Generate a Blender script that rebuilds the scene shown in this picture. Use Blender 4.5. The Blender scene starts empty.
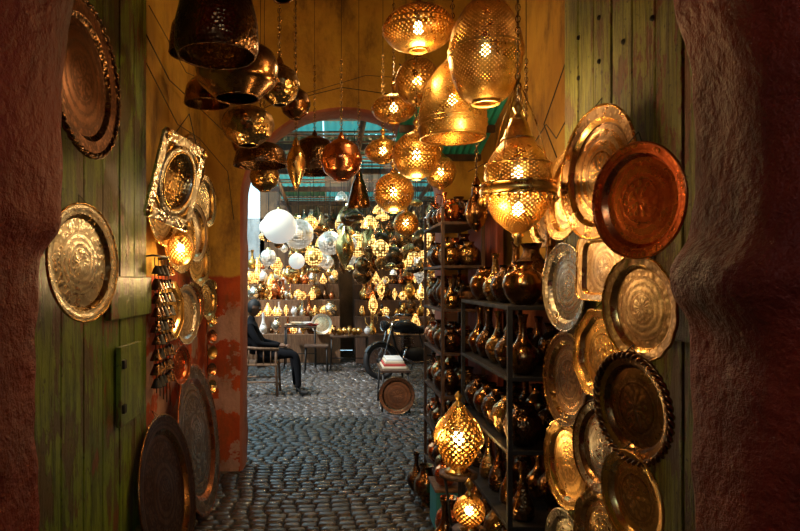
import bpy, bmesh, math, random
from mathutils import Vector, Matrix, noise
R=random.Random(7)
pi=math.pi
scene=bpy.context.scene
try:
    scene.view_settings.view_transform='Standard'
    scene.view_settings.look='None'
    scene.view_settings.exposure=0.0
except Exception as e: print(e)

# ---------------------------------------------------------------- materials
class NT:
    def __init__(s,name):
        s.m=bpy.data.materials.new(name); s.m.use_nodes=True
        s.t=s.m.node_tree; s.b=s.t.nodes['Principled BSDF']; s.out=s.t.nodes['Material Output']
    def n(s,typ,**k):
        nd=s.t.nodes.new(typ)
        for a,v in k.items(): setattr(nd,a,v)
        return nd
    def set(s,inp,v):
        if isinstance(v,bpy.types.NodeSocket): s.t.links.new(v,inp)
        else:
            if inp.type=='RGBA' and len(v)==3: v=(*v,1)
            inp.default_value=v
    def math(s,op,a,b=0.0,c=0.0):
        nd=s.n('ShaderNodeMath',operation=op)
        s.set(nd.inputs[0],a); s.set(nd.inputs[1],b); s.set(nd.inputs[2],c)
        return nd.outputs[0]
    def noise(s,vec,scale,detail=4,rough=.6):
        nd=s.n('ShaderNodeTexNoise'); s.set(nd.inputs['Vector'],vec)
        nd.inputs['Scale'].default_value=scale; nd.inputs['Detail'].default_value=detail
        nd.inputs['Roughness'].default_value=rough
        return nd.outputs['Fac']
    def vor(s,vec,scale,rnd=1.0):
        nd=s.n('ShaderNodeTexVoronoi'); s.set(nd.inputs['Vector'],vec)
        nd.inputs['Scale'].default_value=scale; nd.inputs['Randomness'].default_value=rnd
        return nd.outputs['Distance']
    def obj(s): return s.n('ShaderNodeTexCoord').outputs['Object']
    def pos(s): return s.n('ShaderNodeNewGeometry').outputs['Position']
    def sep(s,v):
        nd=s.n('ShaderNodeSeparateXYZ'); s.set(nd.inputs[0],v); return nd.outputs
    def scl(s,v,sc):
        nd=s.n('ShaderNodeMapping'); s.set(nd.inputs[0],v); nd.inputs['Scale'].default_value=sc; return nd.outputs[0]
    def mix(s,f,a,b):
        nd=s.n('ShaderNodeMix',data_type='RGBA')
        s.set(nd.inputs[0],f); s.set(nd.inputs[6],a); s.set(nd.inputs[7],b); return nd.outputs[2]
    def step(s,v,lo,hi):
        nd=s.n('ShaderNodeMapRange',interpolation_type='SMOOTHSTEP')
        s.set(nd.inputs[0],v); nd.inputs[1].default_value=lo; nd.inputs[2].default_value=hi
        return nd.outputs[0]
    def bump(s,h,st,dist=.01):
        nd=s.n('ShaderNodeBump'); s.set(nd.inputs['Height'],h)
        nd.inputs['Strength'].default_value=st; nd.inputs['Distance'].default_value=dist
        s.t.links.new(nd.outputs[0],s.b.inputs['Normal'])
    def P(s,**k):
        for a,v in k.items(): s.set(s.b.inputs[a.replace('_',' ')],v)
        return s.m

def plaster(name,c1,c2,dirt,low=None,lowz=1.64,peel=None,rough=.8,bs=.6,dscale=3.1,chips=None,spec=.5):
    t=NT(name); p=t.pos()
    c=t.mix(t.step(t.noise(p,1.7,5),.35,.65),c1,c2)
    if low:
        z=t.sep(p)[2]
        edge=t.math('ADD',z,t.math('MULTIPLY',t.noise(p,5,4),.14))
        lc=t.mix(t.step(t.noise(p,2.5,5),.4,.62),low[0],low[1])
        c=t.mix(t.step(edge,lowz+.05,lowz+.08),lc,c)
        if peel:
            pm=t.math('MULTIPLY',t.step(t.noise(p,3.2,7,.65),.50,.53),t.step(t.math('SUBTRACT',1.55,z),0,.25))
            c=t.mix(t.math('MULTIPLY',pm,.85),c,peel)
    d=t.step(t.noise(t.scl(p,(1,1,.45)),dscale,8,.72),.46,.70)
    c=t.mix(t.math('MULTIPLY',d,.85),c,dirt)
    h=t.math('ADD',t.noise(p,4,6,.6),t.math('MULTIPLY',t.noise(p,34,5,.7),.28))
    if chips:
        h=t.math('ADD',h,t.math('MULTIPLY',t.noise(p,15,4,.6),.45))
        ck=t.step(t.noise(p,9,8,.75),.675,.70)
        c=t.mix(t.math('MULTIPLY',ck,.8),c,chips); h=t.math('SUBTRACT',h,t.math('MULTIPLY',ck,.15))
    t.bump(h,bs,.05)
    return t.P(Base_Color=c,Roughness=rough,Specular_IOR_Level=spec)

def metal(name,col,dark,rough=.32,ns=9,bump=.25,hammer=0,met=1.0):
    t=NT(name); o=t.obj()
    f=t.step(t.noise(o,ns,6,.65),.4,.68)
    c=t.mix(f,col,dark)
    if hammer:
        h=t.vor(o,hammer,.8); t.bump(h,bump,.01)
    else: t.bump(t.noise(o,60,3),bump*.4,.004)
    r=t.math('ADD',t.math('MULTIPLY',f,.22),rough-.06)
    return t.P(Base_Color=c,Roughness=r,Metallic=met)

def engraved(name,col,dark,n1=12,k1=70,rough=.22,met=1.0,amt=.7,vs=62):
    t=NT(name); o=t.obj(); x,y,z=t.sep(o)
    r=t.math('SQRT',t.math('ADD',t.math('MULTIPLY',x,x),t.math('MULTIPLY',y,y)))
    a=t.math('ARCTAN2',y,x)
    rings=t.math('SINE',t.math('MULTIPLY',r,k1*3.2))
    pet=t.math('MULTIPLY',t.math('SINE',t.math('MULTIPLY',a,n1)),t.math('SINE',t.math('MULTIPLY',r,k1)))
    band=t.step(t.math('SINE',t.math('ADD',t.math('MULTIPLY',r,k1*.62),.8)),-.1,.1)
    v=t.math('MULTIPLY',t.vor(o,vs,.9),1.15)
    s=t.math('ADD',v,t.math('MULTIPLY',pet,.25))
    s2=t.math('ADD',t.math('MULTIPLY',rings,.22),t.math('MULTIPLY',t.noise(o,110,3),.9))
    s=t.math('ADD',t.math('MULTIPLY',s,band),t.math('MULTIPLY',s2,t.math('SUBTRACT',1.0,band)))
    f=t.step(s,.42,.68)
    line=t.step(t.math('ABSOLUTE',t.math('SINE',t.math('ADD',t.math('MULTIPLY',r,k1*.62),.8))),.16,.05)
    tn=t.step(t.noise(o,6,6,.65),.40,.72)
    c=t.mix(t.math('MULTIPLY',f,amt),col,dark)
    c=t.mix(t.math('MULTIPLY',line,.8),c,dark)
    c=t.mix(t.math('MULTIPLY',tn,.6),c,dark)
    h=t.math('ADD',t.math('MULTIPLY',t.math('SUBTRACT',1.0,s),.5),t.math('MULTIPLY',t.noise(o,9,2),3.0))
    t.bump(h,.5,.004)
    return t.P(Base_Color=c,Roughness=t.math('ADD',t.math('ADD',t.math('MULTIPLY',tn,.16),t.math('MULTIPLY',f,.12)),rough),Metallic=met)

def pierced(name,col,emi,strength,scale=40,thr=.38):
    t=NT(name); o=t.obj()
    d=t.vor(o,scale,.25)
    f=t.math('SUBTRACT',1.0,t.step(d,thr-.07,thr+.02))
    return t.P(Base_Color=col,Metallic=.9,Roughness=.35,Emission_Color=emi,Emission_Strength=t.math('MULTIPLY',f,strength))

def emis(name,col,st):
    t=NT(name); return t.P(Base_Color=(.9,.8,.6),Emission_Color=col,Emission_Strength=st)

def wood(name,c1,c2,rough=.6,sc=(6,6,.8),bs=.4):
    t=NT(name); p=t.pos()
    n=t.noise(t.scl(p,sc),5,7,.7)
    c=t.mix(t.step(n,.35,.65),c1,c2)
    t.bump(n,bs,.01)
    return t.P(Base_Color=c,Roughness=rough)

def greenpaint(name,c1,c2,chip,bare,rust=(.20,.05,.02)):
    t=NT(name); p=t.pos()
    n=t.noise(t.scl(p,(9,9,.7)),4,8,.75)
    c=t.mix(t.step(t.noise(p,2.3,5),.35,.7),c1,c2)
    c=t.mix(t.math('MULTIPLY',t.step(n,.44,.60),.88),c,chip)
    big=t.math('ADD',t.noise(t.scl(p,(1.6,1.6,.7)),3.2,8,.7),t.math('MULTIPLY',t.noise(t.scl(p,(5,5,.6)),6,6,.7),.3))
    pk=t.step(big,.665,.69)
    c=t.mix(t.math('MULTIPLY',pk,.88),c,t.mix(t.step(t.noise(p,1.4,3),.48,.56),bare,rust))
    sp=t.step(t.noise(p,38,4,.7),.60,.66)
    c=t.mix(t.math('MULTIPLY',sp,.85),c,(.02,.02,.012))
    h=t.math('SUBTRACT',t.math('ADD',n,t.math('MULTIPLY',t.noise(p,30,4),.3)),t.math('MULTIPLY',pk,.3))
    t.bump(h,.75,.015)
    return t.P(Base_Color=c,Roughness=.32)

M={}
M['yellow']=plaster('ochre_plaster',(.66,.39,.05),(.50,.26,.035),(.13,.06,.018),low=((.58,.09,.012),(.40,.05,.01)),peel=(.55,.36,.28))
M['yellowR']=plaster('ochre_plaster_right',(.60,.35,.05),(.45,.23,.03),(.12,.05,.018),low=((.26,.07,.02),(.16,.035,.012)))
M['red']=plaster('red_plaster',(.27,.026,.010),(.15,.013,.006),(.04,.009,.006),rough=.55,bs=.9,dscale=2.2,chips=(.26,.08,.05),spec=.3)
M['pink']=plaster('arch_reveal_plaster',(.55,.20,.11),(.45,.11,.055),(.2,.07,.035))
M['grey']=plaster('market_plaster',(.50,.54,.54),(.40,.46,.48),(.2,.22,.22))
M['brownwall']=plaster('shop_plaster',(.22,.12,.055),(.14,.075,.035),(.045,.027,.018))
M['ceil']=plaster('ceiling_plaster',(.34,.19,.04),(.26,.13,.03),(.1,.05,.02))
M['green']=greenpaint('green_painted_wood',(.21,.29,.026),(.13,.205,.02),(.05,.072,.015),(.10,.06,.03))
M['greenR']=greenpaint('green_painted_wood_b',(.33,.34,.055),(.20,.23,.035),(.085,.075,.022),(.15,.08,.04))
M['iron']=metal('dark_iron',(.014,.012,.011),(.007,.006,.006),.6,met=.1)
M['black']=NT('black_rubber').P(Base_Color=(.012,.012,.013),Roughness=.6)
M['brass']=metal('brass',(.98,.66,.25),(.50,.27,.07),.25)
M['brassL']=metal('lamp_brass',(.74,.45,.12),(.36,.19,.045),.33,met=.9)
M['brassD']=metal('aged_brass',(.50,.32,.12),(.19,.11,.045),.26,hammer=45,bump=.4)
M['bronze']=metal('bronze',(.34,.17,.062),(.10,.05,.022),.24,bump=.2)
M['bronze2']=metal('dark_bronze',(.18,.095,.042),(.06,.03,.016),.26,hammer=60,bump=.35)
M['copper']=metal('copper',(.88,.34,.14),(.42,.12,.045),.24)
M['silver']=metal('silver',(.85,.80,.68),(.42,.37,.28),.27,hammer=50,bump=.35)
M['eg1']=engraved('engraved_brass',(.90,.62,.27),(.26,.14,.045))
M['eg2']=engraved('engraved_copper',(1.0,.28,.08),(.55,.10,.025),8,60,.20)
M['eg3']=engraved('engraved_pale_brass',(1.0,.80,.52),(.52,.32,.17),16,90,.28)
M['eg4']=engraved('engraved_dark_tray',(.58,.36,.17),(.13,.065,.028),10,50,.22)
M['eg7']=engraved('engraved_brown_copper',(.22,.09,.04),(.06,.024,.013),10,50,.30)
M['eg5']=engraved('engraved_silver_tray',(.82,.78,.66),(.27,.23,.16),14,80,.20)
M['eg6']=engraved('engraved_gold_tray',(1.0,.64,.20),(.36,.18,.035),6,55,.24)
M['bulb']=emis('bulb_glow',(1,.66,.26),130)
M['bulbs']=emis('bulb_glow_soft',(1,.64,.24),45)
M['pierceF']=pierced('pierced_brass_far',(.9,.55,.16),(1,.56,.16),3.2,26,.45)
M['pierceS']=pierced('pierced_silver_glow',(.9,.9,.85),(1,.9,.7),1.1,36,.42)
M['white']=emis('paper_globe',(.9,.97,1),.45)
M['wood']=wood('dark_wood',(.085,.04,.02),(.035,.017,.01))
M['wood2']=wood('worn_wood',(.24,.13,.065),(.11,.055,.028))
M['redwood']=wood('red_painted_wood',(.30,.06,.026),(.13,.03,.018))
M['cloth']=NT('dark_clothing').P(Base_Color=(.006,.006,.008),Roughness=.95,Specular_IOR_Level=.2)
M['cloth2']=NT('navy_trousers').P(Base_Color=(.005,.005,.007),Roughness=.95,Specular_IOR_Level=.2)
M['skin']=NT('skin').P(Base_Color=(.16,.075,.04),Roughness=.6)
M['hair']=NT('black_hair').P(Base_Color=(.008,.007,.006),Roughness=.6)
M['teal']=NT('teal_corrugated_sheet').P(Base_Color=(.04,.45,.36),Roughness=.35)
M['tealO']=NT('green_corrugated_roofing').P(Base_Color=(.05,.22,.18),Roughness=.5)
tt=NT('translucent_teal_roof'); M['tealT']=tt.P(Base_Color=(.06,.28,.27),Roughness=.5)
_tr=tt.n('ShaderNodeBsdfTranslucent'); _tr.inputs[0].default_value=(.045,.22,.20,1)
_mx=tt.n('ShaderNodeMixShader'); _mx.inputs[0].default_value=.5
tt.t.links.new(tt.b.outputs[0],_mx.inputs[1]); tt.t.links.new(_tr.outputs[0],_mx.inputs[2]); tt.t.links.new(_mx.outputs[0],tt.out.inputs[0])
M['china']=NT('white_ceramic').P(Base_Color=(.75,.76,.75),Roughness=.25)
M['clothR']=NT('red_textile').P(Base_Color=(.4,.05,.04),Roughness=.9)
M['clothY']=NT('cream_textile').P(Base_Color=(.6,.5,.35),Roughness=.9)
M['clothB']=NT('turquoise_textile').P(Base_Color=(.05,.33,.36),Roughness=.8)
M['chrome']=metal('chrome',(.7,.7,.72),(.4,.4,.42),.15,met=1)
M['paint']=NT('black_gloss_paint').P(Base_Color=(.015,.016,.02),Roughness=.18)
def stone():
    t=NT('cobble_stone'); p=t.pos()
    n=t.noise(p,2.2,5); n2=t.vor(p,7.5)
    c=t.mix(t.step(n,.35,.65),(.075,.068,.068),(.125,.115,.108))
    c=t.mix(t.math('MULTIPLY',t.step(n2,.2,.6),.6),c,(.04,.035,.035))
    t.bump(t.noise(p,45,5,.7),.35,.01)
    wet=t.step(t.noise(p,1.3,4),.36,.56)
    return t.P(Base_Color=c,Roughness=t.math('ADD',t.math('MULTIPLY',t.noise(p,9,3),.22),t.math('SUBTRACT',.27,t.math('MULTIPLY',wet,.20))),Specular_IOR_Level=.65)
M['stone']=stone()
t=NT('joint_dirt'); M['dirt']=t.P(Base_Color=t.mix(t.noise(t.pos(),20),(.014,.012,.011),(.03,.025,.022)),Roughness=.95)

# ---------------------------------------------------------------- mesh builder
class MB:
    def __init__(s): s.v=[];s.f=[];s.mi=[];s.mats=[];s.sm=[]
    def add(s,vs,fs,mat,T=None,smooth=True):
        if mat not in s.mats: s.mats.append(mat)
        k=s.mats.index(mat); o=len(s.v)
        for p in vs:
            p=Vector(p); s.v.append(T@p if T is not None else p)
        for f in fs: s.f.append([i+o for i in f]); s.mi.append(k); s.sm.append(smooth)
    def obj(s,name,loc=(0,0,0),rot=None,parent=None,origin=None):
        me=bpy.data.meshes.new(name)
        vs=s.v
        if origin is not None:
            origin=Vector(origin); vs=[v-origin for v in vs]; loc=origin
        me.from_pydata([tuple(v) for v in vs],[],s.f)
        for m in s.mats: me.materials.append(M[m])
        me.polygons.foreach_set('material_index',s.mi)
        me.polygons.foreach_set('use_smooth',s.sm)
        me.update()
        ob=bpy.data.objects.new(name,me); scene.collection.objects.link(ob)
        ob.location=loc
        if rot is not None:
            ob.rotation_mode='QUATERNION'; ob.rotation_quaternion=rot
        if parent: ob.parent=parent
        return ob
def dup(ob,name,loc,rotz=0,sc=1):
    o=ob.copy(); o.name=name; scene.collection.objects.link(o); o.location=loc
    o.rotation_mode='XYZ'; o.rotation_euler=(0,0,rotz); o.scale=(sc,sc,sc); return o
def TR(x=0,y=0,z=0,rz=0,sc=1):
    return Matrix.Translation((x,y,z))@Matrix.Rotation(rz,4,'Z')@Matrix.Scale(sc,4)
def lathe(mb,prof,mat,seg=24,T=None,mul=None,smooth=True):
    vs=[];fs=[];rows=[]
    for r,z in prof:
        if r<1e-5: rows.append([len(vs)]); vs.append((0,0,z))
        else:
            row=[]
            for i in range(seg):
                a=2*pi*i/seg; mx,my=(1,1) if mul is None else mul(a,r)
                row.append(len(vs)); vs.append((r*mx*math.cos(a),r*my*math.sin(a),z))
            rows.append(row)
    for A,B in zip(rows,rows[1:]):
        for i in range(seg):
            j=(i+1)%seg
            if len(A)==1 and len(B)==1: continue
            if len(A)==1: fs.append((A[0],B[j],B[i]))
            elif len(B)==1: fs.append((A[i],A[j],B[0]))
            else: fs.append((A[i],A[j],B[j],B[i]))
    mb.add(vs,fs,mat,T,smooth)
def tube(mb,pts,r,mat,seg=6,closed=False,T=None,cap=True):
    pts=[Vector(p) for p in pts]; n=len(pts)
    rs=r if isinstance(r,(list,tuple)) else [r]*n
    vs=[];fs=[];prev=None
    for i,p in enumerate(pts):
        if closed: d=pts[(i+1)%n]-pts[i-1]
        else: d=pts[min(i+1,n-1)]-pts[max(i-1,0)]
        if d.length<1e-9: d=Vector((0,0,1))
        d.normalize()
        if prev is None:
            u=d.orthogonal().normalized()
        else:
            u=(prev-d*prev.dot(d))
            u=u.normalized() if u.length>1e-6 else d.orthogonal().normalized()
        prev=u; w=d.cross(u)
        for k in range(seg):
            a=2*pi*k/seg; vs.append(p+(u*math.cos(a)+w*math.sin(a))*rs[i])
    m=n if closed else n-1
    for i in range(m):
        j=(i+1)%n
        for k in range(seg):
            l=(k+1)%seg; fs.append((i*seg+k,i*seg+l,j*seg+l,j*seg+k))
    if not closed and cap:
        fs.append(tuple(range(seg))[::-1]); fs.append(tuple((n-1)*seg+k for k in range(seg)))
    mb.add(vs,fs,mat,T)
def ring(mb,c,rad,r,mat,seg=24,ts=6,T=None,axis='Z'):
    pts=[]
    for i in range(seg):
        a=2*pi*i/seg; x,y=rad*math.cos(a),rad*math.sin(a)
        pts.append(Vector(c)+(Vector((x,y,0)) if axis=='Z' else Vector((x,0,y)) if axis=='Y' else Vector((0,x,y))))
    tube(mb,pts,r,mat,ts,True,T)
def box(mb,c,s,mat,T=None,bev=.0):
    x,y,z=[k/2 for k in s]; cx,cy,cz=c
    b=min(bev,x*.9,y*.9,z*.9)
    if b<=0:
        vs=[(cx+i*x,cy+j*y,cz+k*z) for i in(-1,1) for j in(-1,1) for k in(-1,1)]
        fs=[(0,1,3,2),(4,6,7,5),(0,4,5,1),(2,3,7,6),(0,2,6,4),(1,5,7,3)]
        mb.add(vs,fs,mat,T,False); return
    bm=bmesh.new(); bmesh.ops.create_cube(bm,size=1)
    for v in bm.verts: v.co=Vector((v.co.x*2*x,v.co.y*2*y,v.co.z*2*z))
    bmesh.ops.bevel(bm,geom=bm.edges[:],offset=b,segments=2,affect='EDGES',profile=.6)
    bm.verts.index_update()
    mb.add([v.co+Vector(c) for v in bm.verts],[[v.index for v in f.verts] for f in bm.faces],mat,T,False); bm.free()
def resample(prof,n):
    P=[Vector(p) for p in prof]; L=[0]
    for a,b in zip(P,P[1:]): L.append(L[-1]+(b-a).length)
    out=[];k=0
    for i in range(n):
        t=L[-1]*i/(n-1)
        while k<len(L)-2 and L[k+1]<t: k+=1
        f=(t-L[k])/max(1e-9,L[k+1]-L[k]); out.append(P[k].lerp(P[k+1],f))
    return out
def smoothprof(prof,n=40,it=2):
    P=resample(prof,n)
    for _ in range(it):
        P=[P[0]]+[(P[i-1]+P[i]*2+P[i+1])/4 for i in range(1,len(P)-1)]+[P[-1]]
    return P
def lattice(mb,prof,N,rows,wd,mat,T=None,depth=.003):
    P=resample(prof,rows); bm=bmesh.new(); V=[]
    for j,(r,z) in enumerate(P):
        V.append([bm.verts.new((r*math.cos(2*pi*(i+.5*(j%2))/N),r*math.sin(2*pi*(i+.5*(j%2))/N),z)) for i in range(N)])
    for j in range(rows-2):
        for i in range(N):
            o=j%2
            bm.faces.new((V[j][i],V[j+1][(i+o)%N],V[j+2][i],V[j+1][(i+o-1)%N]))
    for i in range(N):
        bm.faces.new((V[0][i],V[0][(i+1)%N],V[1][i]))
        j=rows-1;o=j%2
        bm.faces.new((V[j][i],V[j-1][(i+o)%N],V[j][(i+1)%N]))
    bm.normal_update()
    vs=[];fs=[]
    for f in bm.faces:
        co=[v.co.copy() for v in f.verts]; n=len(co); c=sum(co,Vector())/n
        size=min((co[i]-co[(i+2)%n]).length for i in range(2)) if n==4 else (co[0]-co[1]).length
        k=max(.30,1-wd/max(size,1e-4)*1.6)
        outer=[];inner=[]
        for i in range(n):
            a=co[i];b=co[(i+1)%n]
            outer+= [a,(a+b)/2]
            inner+= [c+(a-c)*k*.80,c+((a+b)/2-c)*k]
        nn=f.normal*depth
        o=len(vs); m=2*n
        vs+=outer+inner+[p-nn for p in inner]
        for i in range(m):
            j=(i+1)%m
            fs.append((o+i,o+j,o+m+j,o+m+i)); fs.append((o+m+i,o+m+j,o+2*m+j,o+2*m+i))
    mb.add(vs,fs,mat,T,False); bm.free()
def ell(rx,rz,a0=-88,a1=88,n=24):
    return [(rx*math.cos(math.radians(a0+(a1-a0)*i/(n-1))),rz*math.sin(math.radians(a0+(a1-a0)*i/(n-1)))) for i in range(n)]

# ---------------------------------------------------------------- room shell
def arch_wall(name,path,rings,x0,x1,ztop,mface,mrev,amp=.012):
    n=len(path); cx=sum(p[0] for p in path)/n
    nor=[]
    for i in range(n):
        a=path[max(0,i-1)];b=path[min(n-1,i+1)]
        d=Vector((b[0]-a[0],b[1]-a[1])).normalized(); nor.append(Vector((d.y,-d.x)))
    mb=MB(); rows=[]
    for (y,o) in rings:
        row=[]
        for i,(x,z) in enumerate(path):
            q=noise.noise(Vector((x*3,y*3,z*3)))*amp+noise.noise(Vector((x*11,y*11,z*11)))*amp*.45
            p=Vector((x,z))+nor[i]*(o+q); row.append((p.x,y,max(0,p.y) if 0<i<n-1 else 0))
        rows.append(row)
    vs=[v for r in rows for v in r]; fs=[]
    for k in range(len(rows)-1):
        for i in range(n-1): fs.append((k*n+i,k*n+i+1,(k+1)*n+i+1,(k+1)*n+i))
    mb.add(vs,fs,mrev)
    for row,flip in ((rows[0],False),(rows[-1],True)):
        vs=[];fs=[]
        for i,(x,y,z) in enumerate(row):
            if i==0: q=(x1,y,0)
            elif i==n-1: q=(x0,y,0)
            else:
                dx=x-cx
                ang=math.atan2(max(0,z)-1.2,dx) if z>1.2 else None
                if ang is None: q=(x1 if dx>0 else x0,y,z)
                else:
                    ex=(x1-cx) if dx>0 else (cx-x0); ez=ztop-1.2
                    c,s=abs(math.cos(ang)),abs(math.sin(ang))
                    k=min(ex/max(c,1e-6),ez/max(s,1e-6)); q=(cx+k*c*(1 if dx>0 else -1),y,1.2+k*s)
            vs+= [(x,y,z),q]
        for i in range(n-1):
            f=(2*i,2*i+1,2*i+3,2*i+2); fs.append(f if not flip else f[::-1])
        mb.add(vs,fs,mface,None,False)
        for sx in (x0,x1):
            near=[v for v in vs[1::2] if abs(v[0]-sx)<1e-4]; top=[v for v in vs[1::2] if abs(v[2]-ztop)<1e-4 and (v[0]-cx)*(sx-cx)>0]
            if near and top:
                a=max(near,key=lambda v:v[2]); b=max(top,key=lambda v:abs(v[0]-cx))
                mb.add([a,b,(sx,row[0][1],ztop)],[(0,1,2)],mface,None,False)
    return mb.obj(name)
def densify(path,d=.05,it=2):
    P=[Vector(p) for p in path];out=[]
    for a,b in zip(P,P[1:]):
        k=max(1,int((b-a).length/d))
        for i in range(k): out.append(a.lerp(b,i/k))
    out.append(P[-1])
    for _ in range(it):
        out=[out[0]]+[(out[i-1]+out[i]*2+out[i+1])/4 for i in range(1,len(out)-1)]+[out[-1]]
    return [(p.x,p.y) for p in out]
near=densify([(.925,0),(.925,.9),(.918,1.3),(.915,1.50),(.865,1.545),(.848,1.60),(.858,1.66),(.90,1.70),(.918,1.95),(.905,2.15),(.86,2.34),(.74,2.6),(.5,2.86),(.1,3.0),(-.3,2.88),(-.52,2.62),(-.64,2.36),(-.675,2.12),(-.685,1.72),(-.735,1.68),(-.735,1.2),(-.735,0)],.025,2)
arch_wall('wall_front_gateway',near,[(1.20,.20),(1.205,.15),(1.22,.11),(1.25,.07),(1.29,.04),(1.34,.018),(1.40,.004),(1.46,0),(1.5,0),(1.54,0),(1.57,.0),(1.59,.01),(1.6,.03)],-2.2,2.3,4.0,'red','red',.02)
ap=[(.93,0),(.93,1.2),(.93,2.27)]+[(.1+.83*math.cos(a),2.27+.76*math.sin(a)) for a in [pi*i/24 for i in range(1,24)]]+[(-.73,2.27),(-.73,1.2),(-.73,0)]
arch_wall('wall_inner_archway',densify(ap,.08,1),[(5.2,.02),(5.215,.005),(5.23,0),(5.5,0),(5.55,.01)],-1.35,1.6,4.1,'yellow','pink')
def slab(name,c,s,mat):
    mb=MB(); box(mb,c,s,mat); return mb.obj(name)
slab('wall_left',(-1.12,3.4,2.05),(.2,3.6,4.1),'yellow')
slab('wall_right',(1.38,3.4,2.05),(.2,3.6,4.1),'yellowR')
slab('ceiling',(.1,3.4,4.15),(3.0,3.9,.15),'ceil')
slab('wall_alley_left',(-1.9,-.9,2),(.2,4.5,4),'red')
slab('wall_alley_right',(2.0,-.9,2),(.2,4.5,4),'red')
slab('wall_alley_light_block',(0.05,-3.2,1.4),(4.1,.2,2.8),'yellow')  # unseen wall behind the camera, added to stop sky light leaking in
slab('ceiling_alley_light_block',(0.05,-.9,4.1),(4.1,4.5,.15),'ceil')  # unseen cover above the camera, added to hold back sky light
mb=MB(); box(mb,(0,5.3,-.06),(12,18,.08),'dirt')
def cobbles():
    vs=[];fs=[];y=.2
    row=0
    while y<14:
        h=R.uniform(.074,.094); x=-3.4+(row%2)*.06+R.uniform(-.02,.02)
        while x<3.6:
            w=R.uniform(.095,.14)
            if (y<5.6 and -1.05<x<1.3) or (y>=5.5) :
                dz=R.uniform(-.004,.003); g=.005
                def yy(px): return .10*math.sin(px*1.3)+.015*math.sin(px*3+y)
                o=len(vs); b=.013
                C=((x+g,y+g),(x+w-g,y+g),(x+w-g,y+h-g),(x+g,y+h-g))
                jt=[(R.uniform(-.004,.004),R.uniform(-.004,.004)) for _ in C]
                for (ax,ay),(jx,jy) in zip(C,jt): vs.append((ax+jx,ay+jy+yy(ax),-.035))
                for (ax,ay),(jx,jy) in zip(C,jt): vs.append((ax+jx,ay+jy+yy(ax),-.014))
                tl=[R.uniform(-.002,.002) for _ in C]
                for (ax,ay),(jx,jy),q in zip(((x+g+b,y+g+b),(x+w-g-b,y+g+b),(x+w-g-b,y+h-g-b),(x+g+b,y+h-g-b)),jt,tl):
                    vs.append((ax+jx,ay+jy+yy(ax),dz+q))
                for k in range(2):
                    for i in range(4):
                        j=(i+1)%4; fs.append((o+k*4+i,o+k*4+j,o+k*4+4+j,o+k*4+4+i))
                fs.append((o+8,o+9,o+10,o+11))
            x+=w
        y+=h; row+=1
    mb.add(vs,fs,'stone',None,True)
cobbles()
mb.obj('floor')

# ---------------------------------------------------------------- doors
def door(name,xf,sgn,y0,y1,z1,mat,planks,extra=None):
    mb=MB(); w=(y1-y0)/planks
    for i in range(planks):
        ww=w-.008
        box(mb,(xf+sgn*.022+R.uniform(-.003,.003),y0+w*(i+.5),z1/2+.02),(.04,ww,z1),mat,None,.005)
    if extra: extra(mb)
    return mb.obj(name,origin=(xf,(y0+y1)/2,z1/2))
def ex(mb):
    box(mb,(-.945,2.95,1.52),(.028,.60,.19),'green',None,.006)
    box(mb,(-.935,2.64,.28),(.045,1.2,.2),'green',None,.008)
    box(mb,(-.942,2.92,1.12),(.024,.30,.36),'green',None,.005)
    for dz in(-.1,.1): box(mb,(-.928,2.80,1.12+dz),(.02,.035,.04),'iron',None,.004)
    for z in (.24,.34):
        for k in range(6): lathe(mb,[(0,.012),(.008,.008),(.011,0)],'iron',8,Matrix.Translation((-.912,2.1+.21*k,z))@Matrix.Rotation(pi/2,4,'Y'))
door('door_left',-.96,-1,2.02,3.26,3.4,'green',6,ex)
def ex2(mb):
    for z in (.3,1.5): box(mb,(1.035,2.25,z),(.03,1.08,.16),'greenR',None,.006)
    for z in (2.45,2.62):
        for k in range(5): lathe(mb,[(0,.010),(.008,.007),(.011,0)],'iron',8,Matrix.Translation((1.048,1.82+.2*k,z))@Matrix.Rotation(-pi/2,4,'Y'))
door('door_right',1.05,1,1.7,2.80,3.4,'greenR',7,ex2)

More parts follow.
